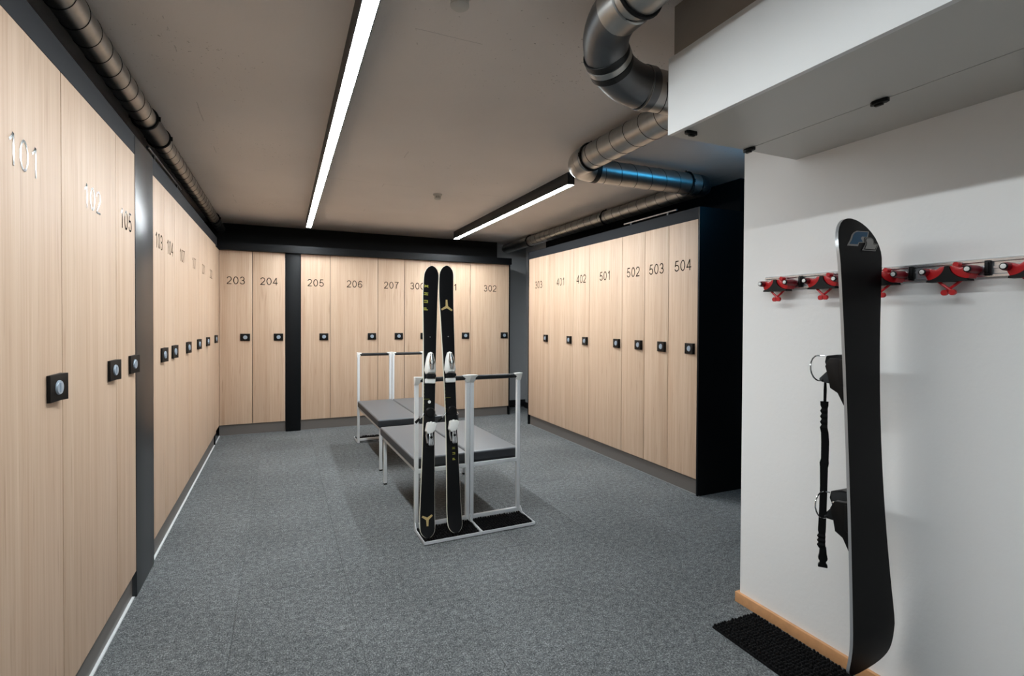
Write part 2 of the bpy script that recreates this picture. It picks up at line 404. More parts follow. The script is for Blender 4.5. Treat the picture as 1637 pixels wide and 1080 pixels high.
# ------------------------------------------------------------------ locker carcass trims, plinths, fascias
struct(MB().box(XL - 0.030, XL, 1.592, 6.50, ZT + 0.002, ZF).build('trim_1', 'fascia', smooth=False), 'anthracite fascia above the left lockers')
struct(MB().box(-0.652, 2.99, YB - 0.060, YB + 0.03, ZT + 0.002, ZF - 0.006).build('trim_2', 'black_laminate', smooth=False), 'black fascia above the back lockers')
struct(MB().box(XR, XR + 0.030, 3.080, 6.09, ZT + 0.002, ZF).build('trim_3', 'fascia', smooth=False), 'anthracite fascia above the right lockers')
struct(MB().box(XL - 0.10, XL - 0.017, 1.592, 3.036, 0, ZB - 0.004).build('trim_4', 'plinth', smooth=False), 'grey metal plinth below lockers nearest the camera on the left')
struct(MB().box(XL - 0.10, XL - 0.017, 3.414, 6.38, 0, ZB - 0.004).build('trim_5', 'plinth', smooth=False), 'grey metal plinth below the left row beyond the pillar')
struct(MB().box(-0.664, 0.037, YB + 0.018, YB + 0.1, 0.006, ZB - 0.004).build('trim_6', 'plinth', smooth=False), 'grey metal plinth below lockers 203 and 204')
struct(MB().box(0.209, 2.962, YB + 0.018, YB + 0.1, 0.006, ZB - 0.004).build('trim_7', 'plinth', smooth=False), 'grey metal plinth below lockers 205 to 302')
struct(MB().box(XR + 0.018, XR + 0.1, 3.082, 6.06, 0.004, ZB - 0.004).build('trim_8', 'plinth', smooth=False), 'grey metal plinth below the right lockers')
struct(MB().box(XL - 0.017, XL - 0.006, 1.0, 3.03, 0, 0.006).box(XL - 0.017, XL - 0.006, 3.42, 6.82, 0, 0.006).build('trim_9', 'white_bead', smooth=False), 'white floor edging strip along the left plinth')
struct(MB().box(-0.660, 0.035, YB + 0.006, YB + 0.016, 0, 0.004).box(0.212, 2.96, YB + 0.006, YB + 0.016, 0, 0.004).build('trim_10', 'grey_bead', smooth=False), 'white floor edging strip along the back plinth')
struct(MB().box(XR + 0.006, XR + 0.016, 3.06, 6.05, 0, 0.004).build('trim_11', 'grey_bead', smooth=False), 'white floor edging strip along the right plinth')
# corner filler between the left row and the back row, side panels
struct(MB().box(XL - 0.03, XL - 0.012, 6.385, YB + 0.02, ZB, ZT).build('trim_12', 'oak'), 'wood corner filler between left and back lockers')
struct(MB().box(XL - 0.04, XL - 0.004, 6.345, 6.372, 0, ZB).build('trim_13', 'black_laminate', smooth=False), 'black foot at the end of the left row')
struct(MB().box(2.976, 2.992, YB - 0.002, YB + 0.56, 0.0, ZF - 0.006).build('trim_14', 'black_laminate', bevel=0.001), 'black side panel beside locker 302')
struct(MB().box(XR - 0.002, XR + 0.60, 3.062, 3.078, 0.0, ZF).build('trim_15', 'black_laminate', bevel=0.001), 'large black side panel closing the right locker row')
struct(MB().box(XR - 0.002, XR + 0.60, 6.082, 6.098, 0.0, ZF).build('trim_16', 'black_laminate', bevel=0.001), 'black side panel at the far end of the right row')
struct(MB().box(RX0, 2.99, 7.30, 7.32, ZT, ZC).build('trim_17', 'grey_board', smooth=False), 'dark board above the back lockers')
struct(MB().box(-0.93, -0.91, 1.0, 7.30, ZT, ZC).build('trim_18', 'dark_board', smooth=False), 'dark board above the left lockers')
struct(MB().box(3.46, 3.48, 3.15, 6.6, ZT, ZC).build('trim_19', 'dark_board', smooth=False), 'dark board above the right lockers')

def pillar(label, x0, x1, y0, y1, z1):
    cx, cy = (x0 + x1) / 2, (y0 + y1) / 2
    r = empty('locker_pillar', (cx, cy, 0)); tag(r, label, 'pillar')
    MB().box(x0 - cx, x1 - cx, y0 - cy, y1 - cy, 0.0, z1).build('post_cladding', 'anthracite' if y1 < 5 else 'black_laminate', r, bevel=0.0015)
    return r
pillar('anthracite clad pillar between lockers 105 and 103 in the left row', XL - 0.10, XL + 0.002, 3.038, 3.412, ZF - 0.001)
pillar('black clad pillar between lockers 204 and 205 on the back wall', 0.040, 0.206, YB - 0.006, YB + 0.12, ZF - 0.002)

# ------------------------------------------------------------------ lockers
W203 = None
def locker(number, label, origin, rz, width, group, depth=0.53, num_off=0.0):
    r = empty('ski_locker', origin, rz); tag(r, label, 'locker', group)
    g = 0.0026
    MB().box(0.001, width - 0.001, 0.021, depth, ZB, ZT).build('carcass', 'carcass', r, smooth=False)
    d = MB().box(g, width - g, 0.0, 0.019, ZB, ZT).build('door', 'oak', r, bevel=0.0012)
    me = number_mesh(number, 0.088)
    n = link('number', me, d, (width / 2 + num_off, -0.0009, 1.805)); n['label'] = 'dark glossy number ' + number
    x1 = width - 0.024; x0 = x1 - 0.103; zc = 1.142
    k = MB().prism([(0, 0.0), (0, -0.010), (0.062, -0.014), (0.097, -0.024), (0.103, -0.021), (0.103, 0)], 2, -0.042, 0.042)
    lk = k.build('lock', 'black_plastic', r, bevel=0.0018); lk.location = (x0, -0.0002, zc); lk['label'] = 'black lock with finger pull'
    dl = MB().disc_stack((0, 0, 0), (0, -1, 0), [(0.0225, -0.002), (0.0225, 0.003), (0.0205, 0.006), (0.0195, 0.006)], 24)
    dl.box(-0.0035, 0.0035, -0.0082, -0.005, -0.014, 0.014)
    o = dl.build('dial', 'dial', lk); o.location = (0.053, -0.0128, 0.0); o.rotation_euler = (0, 0, math.radians(-3.7)); o['label'] = 'pale grey round dial'
    return r
LEFT = [('101', 1.592, 2.122, 'large pale wood locker 101 at the left edge of the view'),
        ('102', 2.122, 2.722, 'pale wood locker 102 between lockers 101 and 105'),
        ('105', 2.722, 3.036, 'narrow pale wood locker 105 just before the left pillar'),
        ('103', 3.414, 3.728, 'narrow pale wood locker 103 just beyond the left pillar'),
        ('104', 3.728, 4.058, 'pale wood locker 104, second beyond the left pillar'),
        ('107', 4.058, 4.606, 'pale wood locker next to 104, third beyond the left pillar'),
        ('107', 4.606, 5.150, 'pale wood locker, fourth beyond the left pillar'),
        ('201', 5.150, 5.712, 'pale wood locker, fifth beyond the left pillar, second from the corner'),
        ('202', 5.712, 6.372, 'pale wood locker at the far corner end of the left row')]
for n, a, b, lab in LEFT: locker(n, lab, (XL, a, 0), PI / 2, b - a, 'lockers of the left row', num_off=-0.07 if n == '202' else 0)
BACK = [('203', -0.661, -0.318), ('204', -0.318, 0.037), ('205', 0.209, 0.549), ('206', 0.549, 1.130), ('207', 1.130, 1.474), ('300', 1.474, 1.815), ('301', 1.815, 2.393), ('302', 2.393, 2.975)]
BL = {'203': 'pale wood locker 203 in the left corner of the back wall', '204': 'pale wood locker 204 left of the black back pillar', '205': 'pale wood locker 205 right of the black back pillar',
      '206': 'wide pale wood locker 206 on the back wall', '207': 'narrow pale wood locker 207 on the back wall', '300': 'pale wood locker 300 partly hidden behind the left ski',
      '301': 'pale wood locker 301 mostly hidden behind the skis', '302': 'wide pale wood locker 302 at the right end of the back wall'}
for n, a, b in BACK: locker(n, BL[n], (a, YB, 0), 0, b - a, 'lockers of the back row', depth=0.5)
RIGHT = [('303', 6.080, 5.522), ('401', 5.522, 4.957), ('402', 4.957, 4.625), ('501', 4.625, 4.056), ('502', 4.056, 3.722), ('503', 3.722, 3.412), ('504', 3.412, 3.080)]
RL_ = {'401': 'wide pale wood locker 401, second from the far end of the right row', '402': 'narrow pale wood locker 402 left of wide locker 501', '501': 'wide pale wood locker 501 in the middle of the right row', '502': 'narrow pale wood locker 502 right of wide locker 501', '503': 'pale wood locker 503 next to the one at the black side panel'}
for n, a, b in RIGHT:
    locker(n, {'303': 'pale wood locker 303 at the far end of the right row', '504': 'pale wood locker 504 beside the black side panel'}.get(n, RL_.get(n)), (XR, a, 0), -PI / 2, a - b, 'lockers of the right row')

# ------------------------------------------------------------------ ceiling strip lights
def strip_light(label, x0, y0, y1, rz=0.0, led='led_bright'):
    r = empty('ceiling_strip_light', (x0, y0, ZC), rz); tag(r, label, 'lamp', 'linear ceiling lights')
    W_, H_ = 0.060, 0.096; L_ = y1 - y0
    h = MB().box(0, W_, 0, L_, -0.004, 0).box(0, 0.004, 0, L_, -H_, 0).box(W_ - 0.004, W_, 0, L_, -H_, 0).box(0, W_, 0, 0.004, -H_, 0).box(0, W_, L_ - 0.004, L_, -H_, 0).box(0.004, W_ - 0.004, 0.004, L_ - 0.004, -H_ + 0.010, -0.004)
    h.build('housing', 'black_metal', r, smooth=False)
    MB().box(0.0045, W_ - 0.0045, 0.0045, L_ - 0.0045, -H_ - 0.0005, -H_ + 0.008).build('diffuser', led, r, smooth=False)
    return r
strip_light('long glowing black strip light above the left aisle', 0.246, 1.10, 6.60, math.radians(-0.15), 'led')
strip_light('added fill strip light, unseen behind the viewer in line with the long one', 0.262, -2.2, 1.04, 0, 'led_fill')  # unseen strip added to brighten the right wall
strip_light('short glowing black strip light on the right half of the ceiling', 2.082, 3.60, 6.68, math.radians(-0.45))

# ------------------------------------------------------------------ ventilation ducts
def arc_pts(c, a0, a1, r, n, z):
    return [(c[0] + r * math.cos(a0 + (a1 - a0) * i / n), c[1] + r * math.sin(a0 + (a1 - a0) * i / n), z) for i in range(n + 1)]
def seam_rings(mb, p0, p1, R, pitch=0.135, off=0.04):
    p0, p1 = Vector(p0), Vector(p1); L_ = (p1 - p0).length - off; d = (p1 - p0).normalized()
    u = d.cross(Vector((0, 0, 1))).normalized(); v = d.cross(u); N = int(L_ / pitch * 30)
    if N < 10: return
    mb.tube([p0 + d * (off + L_ * i / N) + (u * math.cos(2 * PI * i / 30) + v * math.sin(2 * PI * i / 30)) * R for i in range(N + 1)], 0.0022, 5)
def clamp(parent, p, axis, R, name='pipe_clamp'):
    ax = Vector(axis); p = Vector(p)
    m = MB().ring(p, ax, R + 0.004, 0.0075, 32, 6)
    side = ax.cross(Vector((0, 0, 1))).normalized()
    for s in (1, -1):
        q = p + side * s * (R + 0.012)
        m.tube([q + Vector((0, 0, -0.010)), q + Vector((0, 0, 0.014))], 0.006, 8)
    q = p + Vector((0, 0, R)); m.tube([q, Vector((q.x, q.y, ZC))], 0.005, 8)
    return m.build(name, 'rubber', parent)
dz = 2.437; RD = 0.083
d1 = empty('ventilation_duct', (1.068, 1.0, ZC)); tag(d1, 'galvanised round duct snaking from top centre to above the right lockers', 'duct')
def D(mb, name, m, parent=None, **k):
    o = mb.build(name, m, parent or d1, **k); o.location = -Vector((1.068, 1.0, ZC)) if (parent is None) else (0, 0, 0); return o
xa, xb, xc = 1.068, 1.862, 3.138; ya, yb_, zr, RR = 1.935, 3.172, 2.452, 0.068
br = 0.165
ye_, ze_ = 1.742, 2.318
seg = [((xa, RY0, dz), (xa, 1.48, dz)), ((1.345, ye_, ze_), (xb - br, ye_, ze_)), ((xb, 2.05, dz), (xb, yb_ - br, dz)), ((xb + br, yb_, dz), (xc - 0.14, yb_, dz))]
for i, (p0, p1) in enumerate(seg):
    o = D(MB().tube([p0, p1], RD, 40, cap=False), 'duct_pipe', 'galv')
    s = MB(); seam_rings(s, p0, p1, RD, 0.135, 0.07); q = s.build('spiral_seam', 'seam_dark', o) if s.v else None
o = D(MB().tube([(xc, yb_ + 0.14, zr), (xc, 7.30, zr)], RR, 36, cap=True), 'duct_pipe', 'galv')
s = MB(); seam_rings(s, (xc, yb_ + 0.14, zr), (xc, 6.45, zr), RR, 0.135, 0.10); s.build('spiral_seam', 'seam_dark', o)
# pressed bends
def bend(c, a0, a1, r, z, R, name='duct_elbow', m='galv_matt', z1=None, R1=None):
    n = 14; pts = arc_pts(c, a0, a1, r, n, z)
    z1 = z if z1 is None else z1; R1 = R if R1 is None else R1
    pts = [(p[0], p[1], z + (z1 - z) * i / n) for i, p in enumerate(pts)]
    rad = [R + (R1 - R) * i / n + 0.002 for i in range(n + 1)]
    o = D(MB().tube(pts, rad, 40, cap=False), name, m); return o, pts
def collar(o, p, ax, R, wd=0.03, m='galv'):
    p = Vector(p); ax = Vector(ax).normalized()
    c = MB().tube([p - ax * wd, p - ax * wd * 0.9, p + ax * wd * 0.9, p + ax * wd], [R, R + 0.004, R + 0.004, R], 40, cap=False); return c.build('collar', m, o)
def bez(P, n=16):
    P = [Vector(q) for q in P]
    return [P[0] * (1 - t) ** 3 + P[1] * 3 * t * (1 - t) ** 2 + P[2] * 3 * t * t * (1 - t) + P[3] * t ** 3 for t in [i / n for i in range(n + 1)]]
pts = bez([(xa, 1.48, dz), (xa, 1.66, dz - 0.01), (1.165, ye_, ze_ + 0.015), (1.345, ye_, ze_)])
o = D(MB().tube(pts, RD + 0.002, 40, cap=False), 'duct_elbow', 'galv_matt')
dirm = (pts[10] - pts[8]).normalized(); collar(o, pts[9], dirm, RD + 0.003, 0.013, 'galv'); collar(o, pts[9] - dirm * 0.030, dirm, RD + 0.002, 0.014, 'seam_dark'); collar(o, pts[9] + dirm * 0.030, dirm, RD + 0.002, 0.014, 'seam_dark')
collar(o, (xa, 1.47, dz), (0, 1, 0), RD + 0.001, 0.045)
collar(o, (1.37, ye_, ze_), (1, 0, 0), RD + 0.002, 0.02, 'galv_matt')
pts = bez([(xb - br, ye_, ze_), (xb - 0.02, ye_, ze_), (xb, ye_ + 0.12, dz), (xb, 2.05, dz)])
o = D(MB().tube(pts, RD + 0.002, 40, cap=False), 'duct_elbow', 'galv_matt')
o, pts = bend((xb + br, yb_ - br), PI, PI / 2, br, dz, RD, m='galv'); collar(o, (xb, yb_ - br - 0.03, dz), (0, 1, 0), RD + 0.001, 0.03); collar(o, (xb + br + 0.02, yb_, dz), (1, 0, 0), RD + 0.001, 0.02, 'seam_dark')
o, pts = bend((xc - 0.14, yb_ + 0.14), -PI / 2, 0, 0.14, dz, RD, z1=zr, R1=RR)
D1 = Vector((1.068, 1.0, ZC))
for p, ax, R in (((xa, 1.385, dz), (0, 1, 0), RD), ((xb, yb_ - br - 0.09, dz), (0, 1, 0), RD), ((2.90, yb_, dz), (1, 0, 0), RD), ((xc, 4.62, zr), (0, 1, 0), RR), ((xc, 6.45, zr), (0, 1, 0), RR)):
    o = clamp(d1, p, ax, R); o.location = -D1
# left duct
xl_, zl_, RL = -0.690, 2.464, 0.056
d2 = empty('ventilation_duct', (xl_, 3.0, ZC)); tag(d2, 'long straight galvanised duct above the left lockers', 'duct')
D2 = Vector((xl_, 3.0, ZC))
o = MB().tube([(xl_, RY0, zl_), (xl_, 3.60, zl_)], RL, 36, cap=False).build('duct_pipe', 'galv', d2); o.location = -D2
s = MB(); seam_rings(s, (xl_, 1.2, zl_), (xl_, 3.42, zl_), RL, 0.135, 0.07); s.build('spiral_seam', 'seam_dark', o)
o = MB().tube([(xl_, 3.60, zl_), (xl_, 7.30, zl_)], RL - 0.002, 36, cap=True).build('duct_pipe', 'galv', d2); o.location = -D2
s = MB(); seam_rings(s, (xl_, 3.85, zl_), (xl_, 6.9, zl_), RL - 0.002, 0.135, 0.05); s.build('spiral_seam', 'seam_dark', o)
o = MB().tube([(xl_, 3.47, zl_), (xl_, 3.475, zl_), (xl_, 3.765, zl_), (xl_, 3.77, zl_)], [RL, RL + 0.004, RL + 0.004, RL], 36, cap=False).build('duct_coupling', 'galv_matt', d2); o.location = -D2
for yy in (3.445, 3.79, 6.55):
    o = clamp(d2, (xl_, yy, zl_), (0, 1, 0), RL); o.location = -D2
# thin conduits beside the ducts
def conduit(label, x, y0, y1, z, m):
    r = empty('cable_conduit', (x, y0, ZT)); tag(r, label, 'conduit')
    MB().tube([(0, 0, z - ZT), (0, y1 - y0, z - ZT)], 0.008, 10).build('conduit_pipe', m, r)
    for k in (0.15, 0.85): MB().box(-0.006, 0.006, (y1 - y0) * k - 0.01, (y1 - y0) * k + 0.01, 0.0, z - ZT).build('bracket', 'black_metal', r, smooth=False)
conduit('thin metal conduit under the duct above the right lockers', 3.03, 3.42, 4.15, 2.292, 'alu')
conduit('thin dark conduit under the duct above the left lockers', -0.70, 3.55, 4.60, 2.335, 'black_metal')

# ------------------------------------------------------------------ ceiling detectors
def detector(label, x, y, k):
    r = empty('smoke_detector', (x, y, ZC)); tag(r, label, 'detector', 'ceiling smoke detectors')
    MB().disc_stack((0, 0, 0), (0, 0, -1), [(0.050 * k, 0), (0.050 * k, 0.008), (0.046 * k, 0.014), (0.040 * k, 0.018)], 28).build('base', 'detector', r)
    MB().disc_stack((0, 0, -0.018), (0, 0, -1), [(0.027 * k, 0), (0.027 * k, 0.028 * k)], 24).build('sensor_core', 'detector_dark', r)
    g = MB()
    for i in range(3): g.ring((0, 0, -0.023 - 0.009 * i * k), (0, 0, 1), 0.033 * k, 0.0022, 28, 6)
    for i in range(10):
        a = 2 * PI * i / 10; g.tube([(0.033 * k * math.cos(a), 0.033 * k * math.sin(a), -0.016), (0.033 * k * math.cos(a), 0.033 * k * math.sin(a), -0.048 * k)], 0.0022, 6)
    g.build('grille', 'detector', r)
    MB().disc_stack((0, 0, -0.046 * k), (0, 0, -1), [(0.036 * k, 0), (0.036 * k, 0.006), (0.028 * k, 0.012), (0.010 * k, 0.014)], 28).build('cap', 'detector', r)
detector('round smoke detector cut by the top edge of the view', 0.587, 1.80, 0.95)
detector('small smoke detector on the middle of the ceiling', 1.338, 4.75, 0.85)

# unseen blue lamp added in the side corridor, assumed from the duct's blue glow
bl = empty('assumed_lamp', (2.92, 2.36, ZC)); tag(bl, 'assumed blue tube lamp, added unseen behind the bulkhead for the blue glow on the duct', 'lamp')
MB().box(-0.34, 0.34, -0.03, 0.03, -0.022, 0).build('housing', 'black_metal', bl, smooth=False)
MB().tube([(-0.33, 0, -0.034), (0.33, 0, -0.034)], 0.011, 12).build('tube', 'assumed_lamp_blue', bl)

# ------------------------------------------------------------------ ski benches (rack + seat)
def bristle_mat(x0, x1, y0, y1, z, step, h, parent, name='bristles', jit=0.003):
    m = MB(); nx = max(1, int((x1 - x0) / step)); ny = max(1, int((y1 - y0) / step))
    for i in range(nx):
        for j in range(ny):
            cx = x0 + (i + 0.5) * (x1 - x0) / nx + random.uniform(-jit, jit); cy = y0 + (j + 0.5) * (y1 - y0) / ny + random.uniform(-jit, jit)
            hh = h * random.uniform(0.8, 1.15); r0 = step * 0.55; r1 = step * 0.28; n = 5; a0 = random.random() * 2
            vs = [(cx + r0 * math.cos(a0 + 2 * PI * k / n), cy + r0 * math.sin(a0 + 2 * PI * k / n), z) for k in range(n)] + [(cx + r1 * math.cos(a0 + 2 * PI * k / n), cy + r1 * math.sin(a0 + 2 * PI * k / n), z + hh) for k in range(n)]
            m.add(vs, [(k, (k + 1) % n, n + (k + 1) % n, n + k) for k in range(n)] + [tuple(range(n, 2 * n))])
    o = m.build(name, 'bristle', parent, smooth=False); o['kind'] = 'stuff'; o['label'] = 'black bristles'; return o
BW = 0.379
def ski_bench(label, loc, rz, seat_len=1.10):
    r = empty('ski_bench', loc, rz); tag(r, label, 'bench', 'ski benches')
    t = 0.025; Hh = 0.972
    for x0 in (0.003, BW - t - 0.003):
        MB().box(x0, x0 + t, 0, t, 0.0, Hh).build('post', 'white_steel', r, bevel=0.002)
    MB().box(t, BW - t, 0.003, t - 0.003, 0.372, 0.397).build('cross_rail', 'white_steel', r, bevel=0.0015)
    MB().box(t, BW - t, 0.003, t - 0.003, 0.022, 0.047).build('bottom_rail', 'white_steel', r, bevel=0.0015)
    MB().tube([(0.030, 0.008, 0.972), (BW - 0.030, 0.008, 0.972)], 0.0155, 18).build('handle_bar', 'foam', r)['label'] = 'black foam padded bar'
    for s in (0, 1):
        # white flared end cap: plate leaning out toward the tray, tapering to the post
        def X(v): return v if s == 0 else BW - v
        c = MB()
        top = [(X(0.0005), -0.030, 0.994), (X(0.056), -0.006, 0.990), (X(0.050), 0.020, 0.990), (X(0.0005), t, 0.992)]
        bot = [(X(0.001), -0.002, 0.940), (X(0.026), -0.002, 0.940), (X(0.026), t, 0.940), (X(0.001), t, 0.940)]
        c.add(top + bot, [(0, 1, 2, 3), (7, 6, 5, 4), (0, 4, 5, 1), (1, 5, 6, 2), (2, 6, 7, 3), (3, 7, 4, 0)])
        c.build('end_cap', 'white_plastic', r, bevel=0.002)
    # tray in front of the rack
    tr = MB().box(0.002, BW - 0.002, -0.222, 0.0, 0.004, 0.008).box(0.002, BW - 0.002, -0.226, -0.222, 0.004, 0.022)
    for s in (0, 1):
        xs = (0.002, 0.006) if s == 0 else (BW - 0.006, BW - 0.002)
        tr.prism([(-0.224, 0.004), (-0.224, 0.022), (-0.04, 0.026), (-0.012, 0.060), (0.0, 0.060), (0.0, 0.004)], 0, xs[0], xs[1])
    tr.build('tray', 'white_steel', r, smooth=False)
    mb = MB().box(0.010, BW - 0.010, -0.216, -0.006, 0.008, 0.014).build('tray_mat', 'bristle', r, smooth=False)
    bristle_mat(0.012, BW - 0.012, -0.214, -0.008, 0.013, 0.017, 0.016, mb)
    # seat
    y0, y1 = 0.030, seat_len
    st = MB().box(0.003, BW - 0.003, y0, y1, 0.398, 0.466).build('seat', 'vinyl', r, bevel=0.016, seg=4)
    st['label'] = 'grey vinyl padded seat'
    st.data.materials.append(MATS['vinyl_shaded'])
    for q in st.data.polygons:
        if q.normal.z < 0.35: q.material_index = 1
    MB().box(0.020, BW - 0.020, y0 + 0.012, y1 - 0.02, 0.388, 0.3985).build('seat_board', 'vinyl_shaded', r, smooth=False)
    for x0 in (0.022, BW - t - 0.022):
        MB().box(x0, x0 + t, t, y1 - 0.035, 0.364, 0.388).build('seat_rail', 'white_steel', r, smooth=False)
        lg = MB().box(x0, x0 + t, y1 - 0.065, y1 - 0.04, 0.008, 0.388).build('leg', 'white_steel', r, bevel=0.0015)
        MB().box(x0 - 0.001, x0 + t + 0.001, y1 - 0.066, y1 - 0.039, 0.0, 0.012).build('foot', 'black_plastic', lg, smooth=False)
    MB().box(0.022 + t, BW - t - 0.022, y1 - 0.065, y1 - 0.042, 0.364, 0.386).build('end_rail', 'white_steel', r, smooth=False)
    return r
rz1 = math.radians(1.6)
bx, by = 0.772, 3.262
ski_bench('near ski bench with two skis leaning on its rack', (bx, by, 0), rz1)
ski_bench('near ski bench with empty rack tray, right of the skis', (bx + BW * math.cos(rz1), by + BW * math.sin(rz1), 0), rz1)
rz2 = math.radians(181.2)
fx, fy = 0.752, 5.885
ski_bench('far ski bench seat on the left, facing the back lockers', (fx + BW * math.cos(rz2 - PI), fy + BW * math.sin(rz2 - PI), 0), rz2, 1.22)
ski_bench('far ski bench seat half hidden behind the skis', (fx + 2 * BW * math.cos(rz2 - PI), fy + 2 * BW * math.sin(rz2 - PI), 0), rz2, 1.22)

# ------------------------------------------------------------------ skis
def ski(label, p0, p1, mirrored, text_side):
    """p0 tail point on the tray, p1 tip point (world)"""
    p0, p1 = Vector(p0), Vector(p1); ez = (p1 - p0).normalized(); L_ = (p1 - p0).length
    ex = Vector((1, 0, 0)); ex = (ex - ez * ex.dot(ez)).normalized(); ey = ez.cross(ex)
    r = empty('ski', p0); r.rotation_mode = 'QUATERNION'
    r.rotation_quaternion = Matrix((ex, ey, ez)).transposed().to_quaternion(); tag(r, label, 'ski', 'pair of skis')
    def hw(s):
        u = s / L_
        w_ = 0.0385 + 0.0125 * min(1, max(0, (u - 0.42) / 0.46)) ** 1.6 + 0.0100 * min(1, max(0, (0.42 - u) / 0.34)) ** 1.5
        a, b = 0.060, 0.075
        if s < a: w_ *= math.sqrt(max(0, 1 - ((a - s) / a) ** 2.2))
        if s > L_ - b: w_ *= math.sqrt(max(0, 1 - ((s - L_ + b) / b) ** 2.2))
        return max(w_, 0.002)
    def yb(s):   # base position, negative = towards the top sheet
        u = 0.0
        if s < 0.14: u -= 0.030 * ((0.14 - s) / 0.14) ** 2
        if s > L_ - 0.24: u -= 0.045 * ((s - L_ + 0.24) / 0.24) ** 2
        u -= 0.006 * math.sin(PI * min(1, max(0, (s - 0.15) / (L_ - 0.4))))
        return u
    def th(s):
        return 0.004 + 0.010 * math.sin(PI * min(1, max(0, s / L_))) ** 0.8
    ss = [0, .002, .006, .013, .022, .033, .046, .06, .08, .11, .14] + [0.14 + (L_ - 0.38) * i / 14 for i in range(1, 15)] + [L_ - .24 + .24 * k for k in (.15, .3, .45, .58, .68, .76, .83, .89, .935, .965, .985, .995, 1)]
    def strip(y_off, ws):
        pass
    top, side = MB(), MB()
    vt = []; 
    for s in ss:
        h = hw(s); y = yb(s) - th(s); hi = max(h - 0.003, 0.0012)
        vt += [(-hi, y, s), (-hi * 0.5, y - 0.0008, s), (0, y - 0.001, s), (hi * 0.5, y - 0.0008, s), (hi, y, s)]
    n = len(ss); fs = []
    for i in range(n - 1):
        for k in range(4): fs.append((i * 5 + k, i * 5 + k + 1, i * 5 + 5 + k + 1, i * 5 + 5 + k))
    top.add(vt, fs); body = top.build('top_sheet', 'ski_top', r)
    vs = []
    for s in ss:
        h = hw(s); y = yb(s); t_ = th(s); hi = max(h - 0.003, 0.0012)
        vs += [(-hi, y - t_, s), (-h, y - t_ * 0.55, s), (-h, y, s), (h, y, s), (h, y - t_ * 0.55, s), (hi, y - t_, s)]
    fs = []
    for i in range(n - 1):
        for k in range(5): fs.append((i * 6 + k, i * 6 + 6 + k, i * 6 + 7 + k, i * 6 + k + 1))
    fs += [tuple(range(6)), tuple(range((n - 1) * 6, n * 6))[::-1]]
    side.add(vs, fs); o = side.build('sidewall', 'ski_edge', r); o['label'] = 'cream side wall'
    def ytop(s): return yb(s) - th(s) - 0.0012
    # ---- bindings ----
    zb = 0.985 / ez.z     # boot area
    def pb(name, m, mb, par=None, **k): return mb.build(name, m, par or r, **k)
    zt_ = 1.020 / ez.z
    yt = ytop(zt_)
    toe = MB()
    # housing: tall tear-drop toward the tip
    prof = [(-0.028, -0.055), (0.028, -0.055), (0.037, -0.030), (0.031, 0.010), (0.024, 0.050), (0.013, 0.082), (0.0, 0.088), (-0.013, 0.082), (-0.024, 0.050), (-0.031, 0.010), (-0.037, -0.030)]
    c = MB(); lay = [(1.0, 0.0), (1.0, -0.016), (0.88, -0.034), (0.62, -0.044)]
    nn = len(prof); vv = []
    for k_, y_ in lay: vv += [(px * k_, yt + y_, zt_ + 0.006 + pz * (k_ * 0.6 + 0.4)) for px, pz in prof]
    ff = [tuple(range(nn))[::-1], tuple(range(3 * nn, 4 * nn))]
    for i in range(3):
        for k_ in range(nn): ff.append((i * nn + k_, i * nn + (k_ + 1) % nn, (i + 1) * nn + (k_ + 1) % nn, (i + 1) * nn + k_))
    c.add(vv, ff); tb = pb('toe_binding', 'white_plastic', c); tb['label'] = 'white toe binding'
    g = MB().tube([(0, yt - 0.040, zt_ + 0.078), (0, yt - 0.050, zt_ + 0.030), (0, yt - 0.046, zt_ - 0.02)], [0.010, 0.019, 0.012], 12); pb('toe_shell', 'chrome', g, tb)
    g = MB().ring((0, yt - 0.060, zt_ + 0.022), (0, 1, 0), 0.012, 0.004, 18, 6); pb('indicator_ring', 'black_metal', g, tb)
    g = MB().box(-0.026, 0.026, yt - 0.030, yt, zt_ - 0.078, zt_ - 0.048).box(0.010, 0.034, yt - 0.034, yt - 0.008, zt_ - 0.070, zt_ - 0.050); pb('toe_jaw', 'black_plastic', g, tb, bevel=0.004)
    g = MB().box(-0.033, 0.033, yt - 0.024, yt, zt_ - 0.108, zt_ - 0.078); pb('boot_pad', 'white_plastic', g, tb, bevel=0.006)
    # plate with scale marks
    for k_ in range(5):
        pass
    marks = MB()
    for k_ in range(9): marks.box(-0.0365, -0.0335, ytop(0.9) - 0.0004, ytop(0.9) + 0.0006, 0.74 + 0.022 * k_, 0.7435 + 0.022 * k_)
    marks.box(-0.036, 0.0, ytop(0.84) - 0.0004, ytop(0.84) + 0.0006, 0.832, 0.834)
    pb('size_marks', 'lime', marks, smooth=False)
    if text_side == 'letters':
        g = MB().disc_stack((0.0, ytop(0.8) + 0.0005, 0.815), (0, -1, 0), [(0.010, 0), (0.010, 0.0012)], 20); pb('round_sticker', 'white_plastic', g, smooth=False)
    # heel
    zh = 0.625 / ez.z; yh = ytop(zh)
    hb = pb('heel_binding', 'white_plastic', MB().prism([(-0.030, 0.000), (-0.022, 0.045), (-0.012, 0.055), (-0.006, 0.046), (0.004, 0.058), (0.012, 0.046), (0.022, 0.054), (0.036, 0.044), (0.026, 0.006), (0.012, -0.012), (-0.020, -0.018)], 1, yh - 0.052, yh - 0.012), bevel=0.003)
    hb.location = (0, 0, zh); hb['label'] = 'white heel binding'
    for v in hb.data.vertices: pass
    g = MB().box(-0.020, 0.020, yh - 0.012, yh, -0.10, 0.06); pb('heel_track', 'black_plastic', g, hb, bevel=0.002)
